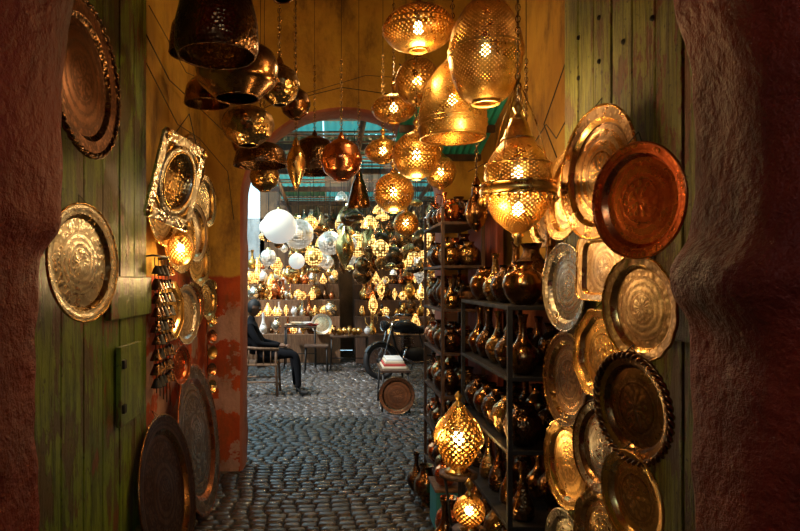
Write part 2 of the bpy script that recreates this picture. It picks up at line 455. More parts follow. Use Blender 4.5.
# ---------------------------------------------------------------- trays
def orient(n,up=(0,0,1)):
    z=Vector(n).normalized(); y=(Vector(up)-z*Vector(up).dot(z)).normalized(); x=y.cross(z)
    return Matrix((x,y,z)).transposed().to_quaternion()
def tray(name,loc,n,r,mat,rim='brass',kind='round',depth=.02,ax=1,ay=1,roll=0):
    mb=MB(); mul=None; seg=56
    if kind=='oct':
        mul=lambda a,rr:((1.04*math.cos(pi/8)/math.cos(((a+pi/8)%(pi/4))-pi/8),)*2) if rr>.7*r else (1,1)
    if kind=='scal':
        mul=lambda a,rr:((1+.025*abs(math.sin(a*8)),)*2) if rr>.8*r else (1,1)
        seg=96
    if kind=='rect':
        def mul(a,rr):
            c,s=abs(math.cos(a)),abs(math.sin(a)); k=(c**7+s**7)**(-1/7); return (k*ax,k*ay)
        seg=64
    d=depth
    lathe(mb,[(0,d*.25),(r*.2,d*.2),(r*.45,d*.05),(r*.74,0)],mat,seg,None,mul)
    lathe(mb,[(r*.74,0),(r*.78,d*.5),(r*.81,d*.75)],rim,seg,None,mul)
    lathe(mb,[(r*.81,d*.75),(r*.96,d)],mat,seg,None,mul)
    lathe(mb,[(r*.96,d),(r*.985,d+.005),(r,d+.002),(r*1.0,d-.004),(r*.96,d-.005),(r*.8,d*.6-.004),(r*.72,-.004),(0,-.004)],rim,seg,None,mul)
    if kind=='braid':
        nb=46
        for k in range(2):
            tube(mb,[((r+.006*math.cos(a*nb/2+k*pi))*math.cos(a),(r+.006*math.cos(a*nb/2+k*pi))*math.sin(a),d+.007*math.sin(a*nb/2+k*pi)) for a in [2*pi*i/230 for i in range(230)]],.007,rim,5,True)
    q=orient(n)
    if roll: q=q@Matrix.Rotation(roll,4,'Z').to_quaternion()
    Tr=Matrix.Rotation(-roll,4,'Z')
    tube(mb,[(-.03,r*.96*ay,d),(0,r*ay+.03,0),(.03,r*.96*ay,d)],.0018,'iron',4,False,Tr)
    return mb.obj(name,loc,q)
def nR(yaw,t=.03): a=math.radians(yaw); return (-math.cos(a),-math.sin(a),t)
def nL(yaw,t=.03): a=math.radians(yaw); return (math.cos(a),-math.sin(a),t)
T=[('engraved_brass_tray',(.985,2.27,1.99),8,.245,'eg4','brass','round'),
('copper_tray',(.905,1.81,1.83),20,.17,'eg2','copper','round'),
('engraved_brass_tray',(.985,2.57,1.95),5,.19,'eg6','brass','round'),
('silver_tray',(.985,2.58,1.57),6,.185,'eg5','silver','round'),
('engraved_brass_tray',(.955,1.90,1.513),12,.163,'eg3','brass','scal'),
('octagonal_brass_tray',(.985,2.25,1.335),8,.165,'eg6','brass','oct'),
('engraved_brass_tray',(.985,2.57,1.19),5,.195,'eg4','brassD','round'),
('braided_rim_tray',(.945,1.92,1.206),12,.165,'eg4','bronze','braid'),
('silver_tray',(.985,2.25,1.0),8,.165,'eg5','bronze','round'),
('octagonal_brass_tray',(.985,2.57,.84),6,.18,'eg6','brass','scal'),
('engraved_brass_tray',(.95,1.93,.925),10,.148,'eg6','brass','round'),
('engraved_brass_tray',(.985,2.25,.68),8,.16,'eg1','brass','oct'),
('silver_tray',(.985,2.57,.48),6,.17,'eg5','silver','round'),
('copper_tray',(.955,1.93,.62),10,.15,'eg2','copper','round')]
for i,(nme,l,yw,r,m,rm,k) in enumerate(T): tray(nme,l,nR(yw,[.03,-.05,.08,0,-.04,.06][i%6]),r,m,rm,k,.02,1,1,i*1.3 if k in('round','braid') else 0)
tray('rectangular_brass_tray',(.985,2.23,1.645),nR(8),.145,'eg3','brass','rect',.018,1.1,.85)
# left
tray('braided_rim_tray',(-.885,2.22,2.32),nL(3),.275,'eg7','bronze2','braid')
tray('hammered_silver_tray',(-.875,2.18,1.66),nL(12),.21,'eg5','brassD','round')
LT=[(3.55,1.98,.19,'eg1','brass','round'),(3.85,1.86,.22,'eg6','brass','round'),(4.2,1.92,.2,'eg3','brass','scal'),(4.5,1.75,.2,'eg6','brass','round'),
(3.62,1.42,.18,'eg6','brass','oct'),(3.95,1.38,.19,'eg3','silver','round'),(4.32,1.42,.17,'eg1','copper','round'),(4.75,1.45,.16,'eg1','brass','round'),
(3.8,1.08,.12,'eg2','copper','round'),(4.75,2.2,.2,'eg1','brass','round'),(4.2,2.4,.17,'eg4','brassD','braid')]
for i,(y,z,r,m,rm,k) in enumerate(LT):
    tray('copper_tray' if m=='eg2' else 'engraved_brass_tray',(-.965+.02*(i%3),y,z),nL(12),r,m,rm,k)
tray('large_copper_tray',(-.90,4.2,.53),nL(2,.14),.5,'eg4','copper','round',.03)
tray('large_copper_tray',(-.89,3.35,.45),nL(4,.16),.42,'eg7','bronze','round',.03)
def framed():
    mb=MB(); s=.17
    for k in range(4):
        Tm=Matrix.Rotation(k*pi/2,4,'Z')
        box(mb,(0,s,0),(s*2.15,.05,.022),'silver',Tm,.006)
        tube(mb,[(s*.93,s*.45,.0),(s*.72,s*.72,.012),(s*.45,s*.93,0)],.008,'brass',6,False,Tm)
        lathe(mb,[(0,.03),(.018,.022),(.026,.01)],'brass',12,Tm@Matrix.Translation((s,s,0)))
    lathe(mb,[(0,-.05),(.05,-.048),(.09,-.03),(.118,0),(.125,.012)],'brassD',40)
    lathe(mb,[(.118,.004),(.125,.018),(.15,.02),(.163,.006),(.165,-.005)],'eg5',40)
    ring(mb,(0,0,.018),.127,.006,'brass',40)
    tube(mb,[(-.1,s+.02,0),(0,s+.14,-.02),(.1,s+.02,0)],.003,'iron',5)
    q=orient(nL(24,-.16)); q=q@Matrix.Rotation(-.16,4,'Z').to_quaternion()
    o=mb.obj('square_framed_wall_mirror',(-.81,3.28,2.12),q); o.scale=(.95,1.2,1)
framed()
mb=MB()
for k in range(5):
    y=3.3+.07*k; x=-.93
    tube(mb,[(x,y,1.72),(x+.01,y,1.0-.03*k)],.003,'iron',4)
    z=1.66
    while z>1.03:
        Tm=TR(x+.01,y,z,0,R.uniform(.8,1.15))
        lathe(mb,[(0,.02),(.012,.018),(.02,.0),(.032,-.03),(.034,-.034),(.028,-.034)],R.choice(['bronze2','iron','bronze2']),10,Tm)
        z-=.075
tube(mb,[(-1.0,3.26,1.72),(-.93,3.27,1.73),(-.93,3.62,1.73),(-1.0,3.63,1.72)],.006,'iron',6)
mb.obj('hanging_bronze_bells',origin=(-.93,3.45,1.4))
mb=MB()
for k in range(7):
    z=1.55-.13*k; y=4.86+.02*math.sin(k*2)
    Tm=Matrix.Translation((-.93,y,z))@orient(nL(35)).to_matrix().to_4x4()
    lathe(mb,[(0,-.015),(.035,-.012),(.05,.01),(.054,.012)],'copper' if k%2 else 'brass',16,Tm)
tube(mb,[(-.97,4.86,1.65),(-.95,4.86,.72)],.003,'iron',4)
mb.obj('hanging_copper_bowls',origin=(-.93,4.86,1.2))

# ---------------------------------------------------------------- pendant lamps
CZ=4.06
def plight(name,loc,e,col=(1,.62,.26),rad=.05):
    l=bpy.data.lights.new(name,'POINT'); l.energy=e; l.color=col; l.shadow_soft_size=rad
    o=bpy.data.objects.new(name,l); scene.collection.objects.link(o); o.location=loc; return o
def bulb(mb,z=0,m='bulb',r=.026):
    lathe(mb,[(0,-r),(r*.7,-r*.7),(r,0),(r*.75,r*.7),(r*.4,r*1.4),(0,r*1.5)],m,10,Matrix.Translation((0,0,z)))
    lathe(mb,[(0,r*3),(r*.5,r*3),(r*.5,r*1.3),(0,r*1.3)],'iron',8,Matrix.Translation((0,0,z)))
def cord(mb,z0,z1,chain=True):
    tube(mb,[(0,0,z0),(0,0,z1)],.0025,'iron',4)
    if chain:
        z=z0; k=0
        while z<min(z1,z0+.5):
            pts=[(0,.010*math.cos(a),z+.014+.016*math.sin(a)) if k%2 else (.010*math.cos(a),0,z+.014+.016*math.sin(a)) for a in [2*pi*i/8 for i in range(8)]]
            tube(mb,pts,.0028,'brassD',4,True); z+=.024; k+=1
    lathe(mb,[(.0,z1),(.05,z1),(.045,z1-.02),(.012,z1-.04),(0,z1-.04)],'brassD',12)
def capfinial(mb,z,r):
    lathe(mb,[(r,z),(r*1.05,z+.006),(r*.6,z+.02),(r*.35,z+.03),(.014,z+.04),(.022,z+.055),(.012,z+.07),(0,z+.085)],'brassL',20)
def pend_ell(name,x,y,z,rx,rz,N,rows,th,a0=-70,a1=80,light=True,m='brassL',shape=None,top=None):
    mb=MB(); prof=shape or ell(rx,rz,a0,a1)
    lattice(mb,prof,N,rows,th,m)
    r0,z0=prof[0]; r1,z1=prof[-1]
    ring(mb,(0,0,z0),r0,.007,m,28); ring(mb,(0,0,z1),r1,.006,m,20)
    mx=max(prof,key=lambda p:p[0])
    for dz in (-.012,.012): ring(mb,(0,0,mx[1]+dz),mx[0]+.001,.0035,m,40,5)
    capfinial(mb,z1,r1)
    bulb(mb,0,'bulb' if light else 'bulbs')
    tube(mb,[(0,0,.05),(0,0,z1+.04)],.004,'iron',5)
    cord(mb,z1+.08,(top or CZ)-z)
    return mb.obj(name,(x,y,z))
W=.0085
egg=smoothprof([(.06,-.235),(.115,-.20),(.155,-.10),(.168,0),(.15,.10),(.10,.19),(.05,.235)],30)
pend_ell('pierced_brass_pendant_lamp',.70,2.8,2.63,.168,.24,48,60,.0068,light=False,shape=egg)
pend_ell('wide_pierced_pendant_lamp',.44,3.1,2.85,.175,.11,46,30,.0065,-75,78)
dome=smoothprof([(.165,-.19),(.175,-.13),(.172,-.05),(.14,.08),(.08,.17),(.04,.20)],30)
pend_ell('domed_pierced_pendant_lamp',.63,3.2,2.52,.17,.2,46,46,.0072,light=False,shape=dome)
pend_ell('pierced_bowl_pendant_lamp',.52,3.7,2.78,.13,.14,30,28,W,-80,75,False)
pend_ell('wide_pierced_pendant_lamp',.41,4.0,2.70,.14,.09,30,20,W,-75,78,False)
pend_ell('globe_pendant_lamp',.50,3.6,2.32,.138,.138,32,32,.0075,-80,80)
pend_ell('wide_pierced_pendant_lamp',.37,4.35,2.50,.125,.085,26,18,W,-75,78,False)
pend_ell('globe_pendant_lamp',.43,4.2,2.19,.135,.135,28,28,W,-80,80)
pend_ell('globe_pendant_lamp',.58,4.75,2.03,.095,.095,20,20,W,-80,80,False)
pend_ell('pierced_bowl_pendant_lamp',.80,4.5,2.38,.11,.12,24,22,W,-80,75,False,top=2.72)
def hero():
    mb=MB()
    up=smoothprof([(.128,.02),(.138,.05),(.135,.09),(.105,.15),(.07,.19),(.06,.22),(.045,.26),(.03,.285)],30)
    lattice(mb,up,34,40,.0058,'brassL')
    lathe(mb,[(.128,.025),(.15,.012),(.158,-.01),(.15,-.03),(.122,-.032)],'brassL',40)
    ring(mb,(0,0,.018),.15,.006,'brass',40); ring(mb,(0,0,-.03),.15,.005,'brass',40)
    for i in range(24):
        a=2*pi*i/24; lathe(mb,[(0,.012),(.010,.0),(0,-.022)],'brassL',6,Matrix.Translation((.155*math.cos(a),.155*math.sin(a),-.042)))
    lo=smoothprof([(.122,-.03),(.118,-.08),(.09,-.13),(.05,-.165),(.02,-.185)],24)
    lattice(mb,lo,34,24,.0055,'brassL')
    lathe(mb,[(.02,-.185),(.028,-.195),(.014,-.21),(.018,-.225),(0,-.245)],'brass',16)
    ring(mb,(0,0,.205),.066,.005,'brass',28); ring(mb,(0,0,.10),.133,.004,'brass',36)
    capfinial(mb,.285,.03)
    bulb(mb,.06); bulb(mb,-.09)
    for k in range(4):
        a=pi/4+k*pi/2
        tube(mb,[(.15*math.cos(a),.15*math.sin(a),.02),(.08*math.cos(a),.08*math.sin(a),.27),(0,0,.46)],.003,'brass',5)
    cord(mb,.36,CZ-1.98)
    mb.obj('crown_shaped_lantern',(.785,2.6,1.98))
hero()
def standlamp():
    mb=MB()
    pr=smoothprof([(.045,-.15),(.075,-.12),(.135,0),(.10,.08),(.06,.13),(.03,.17)],26,1)
    lattice(mb,pr,20,22,.007,'brassL')
    lathe(mb,[(.045,-.15),(.06,-.165),(.075,-.18),(0,-.18)],'brass',20)
    capfinial(mb,.17,.03); bulb(mb,0,'bulb',.03)
    for k in range(8):
        a=2*pi*k/8; tube(mb,[((p[0]+.004)*math.cos(a+i*.035),(p[0]+.004)*math.sin(a+i*.035),p[1]) for i,p in enumerate(pr)],.004,'brass',5)
    mb.obj('pierced_table_lantern',(.68,3.3,.76))
    mb=MB(); lattice(mb,ell(.075,.075,-75,75),18,18,.005,'brassL'); capfinial(mb,.072,.02); bulb(mb,0,'bulb',.02)
    lathe(mb,[(.02,-.072),(.045,-.085),(0,-.085)],'brass',16)
    mb.obj('globe_table_lantern',(.66,2.95,.505))
    for (x,y,h,r) in ((.68,3.3,.58,.10),(.66,2.95,.42,.08)):
        mb=MB()
        lathe(mb,[(0,h),(r,h),(r,h-.02),(0,h-.02)],'wood',24)
        for k in range(3):
            a=2*pi*k/3+.4; tube(mb,[(.8*r*math.cos(a),.8*r*math.sin(a),h-.02),(.4*r*math.cos(a),.4*r*math.sin(a),h*.5),(r*math.cos(a),r*math.sin(a),.0)],.008,'iron',6)
        ring(mb,(0,0,h*.5),.4*r,.005,'iron',20)
        mb.obj('lamp_stand',(x,y,0))
standlamp()
mb=MB(); lattice(mb,ell(.075,.10,-80,80),18,22,.006,'brassL'); bulb(mb,0,'bulb',.024); capfinial(mb,.098,.014)
tube(mb,[(0,0,.17),(-.02,0,.22),(-.12,0,.22)],.005,'iron',6)
mb.obj('pierced_wall_lantern',(-.87,3.62,1.78))

def shade(name,x,y,z,prof,m,inner=None,tilt=None):
    mb=MB(); P=smoothprof(prof,30,1)
    lathe(mb,P,m,40)
    lathe(mb,[(max(0,r-.006),zz-.003) for r,zz in P],inner or m,40)
    r0,z0=P[0]; ring(mb,(0,0,z0),max(.004,r0-.002),.005,m,36)
    zt=P[-1][1]
    lathe(mb,[(.03,zt-.01),(.02,zt+.02),(.01,zt+.04),(0,zt+.05)],m,14)
    cord(mb,zt+.045,CZ-z)
    return mb.obj(name,(x,y,z))
hemi=lambda r,h:[(r,-h*.5),(r*.99,-h*.3),(r*.9,h*.1),(r*.62,h*.36),(r*.25,h*.49),(.012,h*.5)]
ball=lambda r:[(r*.35,-r*.94),(r*.8,-r*.6),(r,0),(r*.8,r*.6),(r*.3,r*.95),(.012,r)]
shade('bronze_dome_shade',-.50,2.75,2.74,[(.17,-.15),(.185,-.12),(.18,.0),(.15,.12),(.08,.19),(.02,.21)],'bronze2','brassD')
shade('bronze_dome_shade',-.47,3.15,2.66,[(.11,-.14),(.2,-.06),(.21,.02),(.19,.08),(.1,.14),(.02,.15)],'bronze')
shade('bronze_dome_shade',-.74,3.45,2.98,hemi(.15,.25),'bronze2')
shade('bronze_dome_shade',-.76,3.85,2.78,hemi(.14,.18),'bronze')
shade('copper_globe_shade',-.22,2.85,3.0,ball(.12),'bronze')
shade('brass_globe_shade',-.28,3.45,2.68,ball(.115),'brassD')
shade('brass_globe_shade',-.22,3.95,2.72,ball(.10),'bronze')
shade('brass_dome_shade',-.47,3.56,2.48,[(.06,-.11),(.13,-.06),(.155,0),(.14,.06),(.08,.10),(.02,.11)],'brassD')
shade('bronze_dome_shade',-.44,3.94,2.40,hemi(.17,.15),'bronze2')
shade('brass_globe_shade',-.45,4.27,2.31,ball(.105),'brassD')
shade('copper_globe_shade',.08,4.4,2.45,ball(.15),'copper')
shade('bronze_dome_shade',-.12,4.85,2.58,hemi(.2,.28),'bronze2')
shade('brass_drop_lantern',-.24,4.4,2.40,[(.01,-.16),(.03,-.12),(.065,-.02),(.072,.03),(.06,.09),(.03,.14),(.01,.16)],'brass')
shade('bronze_cone_shade',.22,4.75,2.28,[(.09,-.12),(.085,-.08),(.05,.05),(.02,.12)],'bronze')
shade('bronze_drop_lantern',.93,3.95,2.05,[(.01,-.14),(.05,-.1),(.075,-.03),(.06,.04),(.03,.09),(.03,.14),(.01,.16)],'bronze')
shade('bronze_drop_lantern',1.04,3.3,2.05,[(.01,-.12),(.05,-.09),(.08,-.03),(.065,.03),(.025,.08),(.02,.15),(.01,.17)],'bronze2')
shade('copper_globe_shade',-.66,4.8,2.66,ball(.1),'bronze')

# ---------------------------------------------------------------- vases
VP={
'gourd':[(0,0),(.05,0),(.052,.012),(.075,.05),(.085,.09),(.07,.135),(.035,.17),(.02,.21),(.018,.27),(.026,.31),(.03,.315)],
'pot':[(0,0),(.05,0),(.085,.04),(.105,.1),(.09,.155),(.05,.185),(.04,.195),(.05,.215),(.055,.22)],
'bottle':[(0,0),(.055,0),(.06,.01),(.06,.06),(.05,.10),(.03,.14),(.018,.2),(.018,.24),(.028,.25),(.018,.26),(.02,.30)],
'urn':[(0,0),(.045,0),(.03,.02),(.028,.035),(.07,.08),(.09,.13),(.08,.19),(.045,.23),(.035,.26),(.055,.29)],
}
def vase_mesh(mb,kind,mat,T=None,seg=24,handle=False):
    P=smoothprof(VP[kind],26,1); lathe(mb,P,mat,seg,T)
    rt,zt=P[-1]; lathe(mb,[(rt,zt),(rt-.006,zt),(rt*.5,zt-.03),(0,zt-.04)],mat,seg,T)
    if handle:
        tube(mb,[(.02,0,zt-.03),(.08,0,zt-.02),(.10,0,zt-.09),(.07,0,zt-.16)],.006,mat,6,False,T)
        tube(mb,[(-.06,0,zt*.4),(-.11,0,zt*.55),(-.12,0,zt*.8)],[.012,.008,.006],mat,6,False,T)
proto={}
def vase(kind,mat,x,y,z,s=1,rz=0,handle=False):
    k=(kind,mat,handle)
    nme={'gourd':'long_necked_vase','pot':'round_brass_pot','bottle':'brass_bottle','urn':'footed_urn'}[kind]
    if handle: nme='brass_ewer'
    if k in proto: return dup(proto[k],nme,(x,y,z),rz,s)
    mb=MB(); vase_mesh(mb,kind,mat,None,28,handle); o=mb.obj(nme,(x,y,z)); o.rotation_euler=(0,0,rz); o.scale=(s,s,s)
    proto[k]=o; return o
def rack(name,x0,x1,y0,y1,tiers,mat='iron',thick=.02,top=None):
    mb=MB(); top=top or max(tiers)
    for x in (x0+.012,x1-.012):
        for y in (y0+.012,y1-.012): box(mb,(x,y,top/2),(.022,.022,top),mat)
    for z in tiers:
        box(mb,((x0+x1)/2,(y0+y1)/2,z-thick/2),(x1-x0,y1-y0,thick),mat,None,.003)
    return mb.obj(name,origin=((x0+x1)/2,(y0+y1)/2,0))
rack('iron_shelf_rack',.82,1.2,2.87,3.9,[.12,.46,.81,1.15,1.48])
ms=['bronze','bronze2','brassD','bronze2']
tiers=[(.12,'urn',.95),(.46,'bottle',.95),(.81,'pot',.95),(1.15,'gourd',.95)]
for z,kd,s in tiers:
    for i in range(5):
        y=2.97+i*.21
        vase(kd,ms[(i+int(z*7))%4],.92,y,z,s*R.uniform(.92,1.0),R.uniform(0,6))
        if i<4: vase(['gourd','pot','urn'][(i+int(z*5))%3],ms[(i*3+1)%4],1.10,y+.1,z,.82,R.uniform(0,6))
vase('pot','bronze',.93,3.0,1.48,.95,2.5,True)
vase('pot','bronze2',.93,3.25,1.48,.9,1)
vase('gourd','brassD',.92,3.46,1.48,.85)
vase('pot','bronze',.92,3.68,1.48,.9,2,True)
vase('bottle','bronze',1.1,3.1,1.48,1.2)
vase('urn','bronze2',1.1,3.4,1.48,1.1)
vase('gourd','bronze',1.1,3.68,1.48,1.1)
rack('iron_shelf_rack',.76,1.06,4.25,5.05,[.2,.5,.8,1.1,1.4,1.7,2.0],'wood',.02,2.1)
mb=MB()
for z in [.2,.5,.8,1.1,1.4,1.7,2.0]:
    for i in range(5):
        for x in (.83,.97):
            vase_mesh(mb,R.choice(['pot','pot','urn','gourd']),R.choice(ms+['copper']),TR(x+R.uniform(-.01,.01),4.33+i*.16,z,R.uniform(0,6),R.uniform(.66,.8)),16,R.random()<.3)
mb.obj('bronze_teapot_collection',origin=(.9,4.65,0))
slab('red_wooden_backboard',(1.15,4.65,1.1),(.04,.9,2.2),'redwood')
mb=MB(); box(mb,(.76,4.05,.13),(.18,.26,.26),'clothB',None,.01); box(mb,(.76,4.05,.27),(.2,.28,.02),'wood2',None,.004)
mb.obj('turquoise_crate',origin=(.76,4.05,0))
for (x,y,k,m,s) in [(.72,3.75,'urn','copper',1.0),(.66,3.56,'gourd','bronze',1.1),(.74,4.0,'pot','copper',.7),(.68,4.4,'urn','bronze',1.0),(.66,4.75,'gourd','bronze2',.9),(.73,3.10,'urn','bronze2',1.0),(.60,2.75,'gourd','bronze',1.2),(.74,2.70,'pot','bronze',1.2)]:
    vase(k,m,x,y,.28 if y==4.0 else 0,s,R.uniform(0,6))
tray('engraved_brass_tray',(1.22,3.1,2.0),nR(8),.17,'eg1','brassD')
tray('engraved_brass_tray',(1.22,3.5,1.95),nR(8),.17,'eg4','brassD')
tray('engraved_brass_tray',(1.22,3.9,2.1),nR(8),.19,'eg1','bronze')
mb=MB(); vs=[];fs=[];nx=80
for i in range(nx+1):
    x=.52+.72*i/nx; dz=.014*math.sin(i*1.1)
    vs+=[(x,4.15,2.92+dz),(x,5.18,2.62+dz)]
for i in range(nx): fs.append((2*i,2*i+2,2*i+3,2*i+1))
mb.add(vs,fs,'teal')
for y,z in ((4.18,2.88),(4.68,2.735),(5.12,2.605)): box(mb,(.88,y,z),(.72,.04,.05),'wood')
tube(mb,[(.58,4.18,2.9),(.58,5.19,3.4)],.006,'iron',5)
mb.obj('corrugated_awning',origin=(.93,4.8,2.6))
mb=MB()
tube(mb,[(-1.0,3.3,2.95),(-.98,3.8,2.82),(-.97,4.4,2.86),(-.9,5.17,2.85),(-.5,5.17,3.05),(.1,5.17,3.2),(.8,5.17,3.1),(1.2,5.1,3.15)],.0035,'black',5)
tube(mb,[(-1.0,3.3,2.8),(-.98,4.0,2.6),(-.97,4.6,2.65),(-.85,5.17,2.5),(-.8,5.17,2.1)],.003,'black',5)
tube(mb,[(-.99,3.4,3.1),(-.97,4.2,3.0),(-.9,5.17,3.2),(-.3,5.17,3.12),(.3,5.17,3.3),(1.0,5.17,3.25)],.0025,'black',5)
tube(mb,[(1.26,3.0,2.6),(1.2,3.3,2.35),(1.25,3.6,2.5),(1.2,4.0,2.3),(1.25,4.4,2.5),(1.15,5.17,2.5)],.003,'black',5)
tube(mb,[(1.25,3.1,2.9),(1.1,3.2,2.4),(1.2,3.25,2.2)],.003,'black',5)
mb.obj('electric_cables')

# ---------------------------------------------------------------- market beyond
slab('wall_market_back',(1.6,14.3,2.3),(6.4,.2,4.6),'brownwall')
slab('wall_market_back_low',(-3.0,14.3,1.5),(3.0,.2,3.0),'grey')
slab('wall_market_left',(-3.6,9.9,1.6),(.2,9,3.2),'grey')
slab('wall_market_right',(3.7,9.9,2.3),(.2,9,4.6),'brownwall')
slab('wall_market_near_left',(-2.4,5.4,2.05),(2.2,.25,4.1),'grey')
slab('wall_market_near_right',(2.65,5.4,2.05),(2.2,.25,4.1),'brownwall')
zr=lambda y:3.80-.055*(y-5.6)
mb=MB()
for i in range(6):
    y=6.0+i*1.5; box(mb,(1.3,y,zr(y)-.10),(4.9,.08,.09),'wood')
for x in (-.9,.4,1.8,3.4):
    tube(mb,[(x,5.7,zr(5.7)-.18),(x,14.1,zr(14.1)-.18)],.04,'wood',8)
y=5.9
while y<14:
    if R.random()<.7: box(mb,(0,0,0),(4.7,.07,.02),'wood2',Matrix.Translation((1.3+R.uniform(-.15,.15),y,zr(y)-.04))@Matrix.Rotation(R.uniform(-.05,.05),4,'Z'))
    y+=.25
box(mb,(-.95,13.7,1.6),(.09,.09,3.2),'wood')
mb.obj('slatted_market_roof',origin=(1.3,9.9,3.7))
mb=MB()
yy0=5.6
while yy0<13.8:
    L=R.uniform(.9,1.3)
    for (x0,x1) in ((-1.05,-.1),(-.08,.9),(.92,1.9),(1.92,2.9),(2.92,3.6)):
        if R.random()<.10: continue
        m='tealT' if R.random()<.55 else 'tealO'; zo=R.uniform(0,.03)
        vs=[];fs=[];n=int((x1-x0)/.025)
        for i in range(n+1):
            x=x0+(x1-x0)*i/n; dz=.012*math.sin(i*1.57); vs+=[(x,yy0,zr(yy0)+dz+zo),(x,yy0+L-.02,zr(yy0+L)+dz+zo)]
        for i in range(n): fs.append((2*i,2*i+2,2*i+3,2*i+1))
        mb.add(vs,fs,m,None,True)
    yy0+=L+R.choice([0,.0,.10])
mb.obj('teal_roof_sheets')
LP=[('globe',[(.02,-.1),(.07,-.07),(.1,0),(.07,.07),(.02,.1)]),
('drop',[(.005,-.16),(.05,-.08),(.08,0),(.05,.09),(.015,.16)]),
('onion',[(.03,-.1),(.09,-.05),(.09,.0),(.05,.06),(.02,.12),(.01,.15)]),
('disc',[(.02,-.05),(.1,-.03),(.12,0),(.09,.04),(.02,.07)]),
('dome',[(.11,-.06),(.1,0),(.06,.06),(.015,.09)])]
A=MB()
def hang(mb,x,y,z,s,prof,m):
    Tm=TR(x,y,z,R.uniform(0,6),s); lathe(mb,smoothprof(prof,12,1),m,14,Tm)
    tube(mb,[(x,y,z+s*.08),(x,y,zr(y)-.05)],.004,'iron',3)
globes=[(-.80,9.8,2.44,.27,'white','paper_globe_lantern'),(-.52,10.3,2.36,.25,'pierceS','silver_globe_lantern'),(.0,10.8,2.24,.21,'pierceS','silver_globe_lantern'),(.46,10.4,2.18,.19,'pierceF','brass_globe_lantern'),(.78,9.6,2.2,.14,'bronze2','bronze_globe_lantern'),(-.25,9.5,1.95,.14,'pierceF','brass_globe_lantern'),(.95,9.2,1.95,.14,'bronze2','bronze_globe_lantern'),
(-1.1,11.2,2.55,.17,'white','paper_globe_lantern'),(-1.05,10.6,1.98,.14,'pierceS','silver_globe_lantern'),(-.62,11.6,1.95,.15,'white','paper_globe_lantern'),(-.2,11.9,2.0,.14,'pierceS','silver_globe_lantern'),(-.35,11.2,2.62,.13,'pierceF','brass_globe_lantern')]
used=[]
for i in range(560):
    x=R.uniform(-1.3,3.2); y=R.uniform(8.2,13.7); z=R.uniform(1.7,2.5) if i%4 else R.uniform(2.3,2.9)
    s=R.choice([.7,.85,1.0,1.2,1.5,1.8])
    if any((x-a)**2+(y-b)**2+(z-c)**2<(.11*(s+d)*1.05)**2 for a,b,c,d in used): continue
    if x<.15 and y<11.3 : continue
    if any((x-g[0])**2+(y-g[1])**2<.13 for g in globes): continue
    if y>11.8 and z-.16*s<.95+.32*int(max(0,(y-11.9)/.38)): continue
    if x>1.6 and 7.9<y<9.7 and z-.16*s<.95+.32*int(max(0,(y-8)/.38)): continue
    used.append((x,y,z,s)); nm,pr=R.choice(LP)
    m=R.choice(['pierceF','pierceF','brass','brassD','pierceS','bronze','brassD','bronze2'])
    hang(A,x,y,z,s,pr,m)
A.obj('hanging_lantern_collection',origin=(1,11,2))
for (x,y,z,r,m,n) in globes:
    mb=MB(); lathe(mb,ell(r,r,-90,90,20),m,28); lathe(mb,[(.04,r*.98),(.03,r+.03),(0,r+.04)],'brass',12); tube(mb,[(0,0,r),(0,0,zr(y)-.05-z)],.005,'iron',4)
    mb.obj(n,(x,y,z))
def stall(name,x0,x1,y0,steps,mat,cnt,seed,ms2,loz=.55):
    rr=random.Random(seed); mb=MB(); g=mb; d=.38
    for k in range(steps):
        z=loz+.32*k; ya=y0+k*d
        box(mb,((x0+x1)/2,ya+d/2,z/2),(x1-x0,d-.002,z),mat,None,.01)
        for row in range(2):
          for i in range(cnt):
            if rr.random()<.16: continue
            x=x0+.1+(x1-x0-.2)*(i+.5)/cnt+rr.uniform(-.05,.05); y=ya+.1+.17*row+rr.uniform(-.02,.02)
            c=rr.random()
            if c<.68: vase_mesh(g,rr.choice(list(VP)),rr.choice(ms2),TR(x,y,z,rr.uniform(0,6),rr.choice([.55,.7,.9,1.1,1.35])),12,rr.random()<.3)
            else:
                pr=rr.choice(LP[:3])[1]; s=rr.uniform(.6,1.4); lathe(g,smoothprof(pr,12,1),'pierceF',14,TR(x,y,z+min(p[1] for p in pr)*-s,0,s))
    mb.obj(name+'_market_stall',origin=((x0+x1)/2,y0,0))
gm=['brass','brassD','silver','copper','china','brassL','bronze','bronze2','brass']
stall('brassware',-1.9,.2,12.0,5,'wood2',13,1,gm+['china','silver'])
stall('lantern',.5,3.3,11.9,5,'wood',16,2,gm)
stall('pottery',-3.3,-1.5,9.4,4,'wood2',10,3,gm+['china','china'])
stall('copperware',1.75,3.4,8.0,4,'wood',9,4,gm)
g=MB()
for k in range(3):
    z=2.2+.36*k
    box(g,(1.3,14.08,z-.015),(4.2,.22,.03),'wood')
    for i in range(26): vase_mesh(g,R.choice(list(VP)),R.choice(gm),TR(-.75+i*.165,14.06,z,0,R.uniform(.6,.95)),10)
g.obj('wall_shelf_brassware',origin=(1.7,14.1,2.5))
def table(name,x,y,w,d,h,m='iron',top='wood',legs=True,th=.03):
    mb=MB(); box(mb,(0,0,h-th/2),(w,d,th),top,None,.005)
    for i in(-1,1):
        for j in(-1,1): tube(mb,[(i*(w/2-.03),j*(d/2-.03),h-th),(i*(w/2-.015),j*(d/2-.015),0)],.014,m,6)
    for i in (-1,1): tube(mb,[(i*(w/2-.02),-(d/2-.02),h*.3),(i*(w/2-.02),d/2-.02,h*.3)],.009,m,5)
    tube(mb,[(-(w/2-.02),0,h*.3),(w/2-.02,0,h*.3)],.009,m,5)
    mb.obj(name,(x,y,0))
table('wooden_stool',-.24,10.9,.42,.36,.46)
table('display_table',.35,11.3,.7,.5,.6)
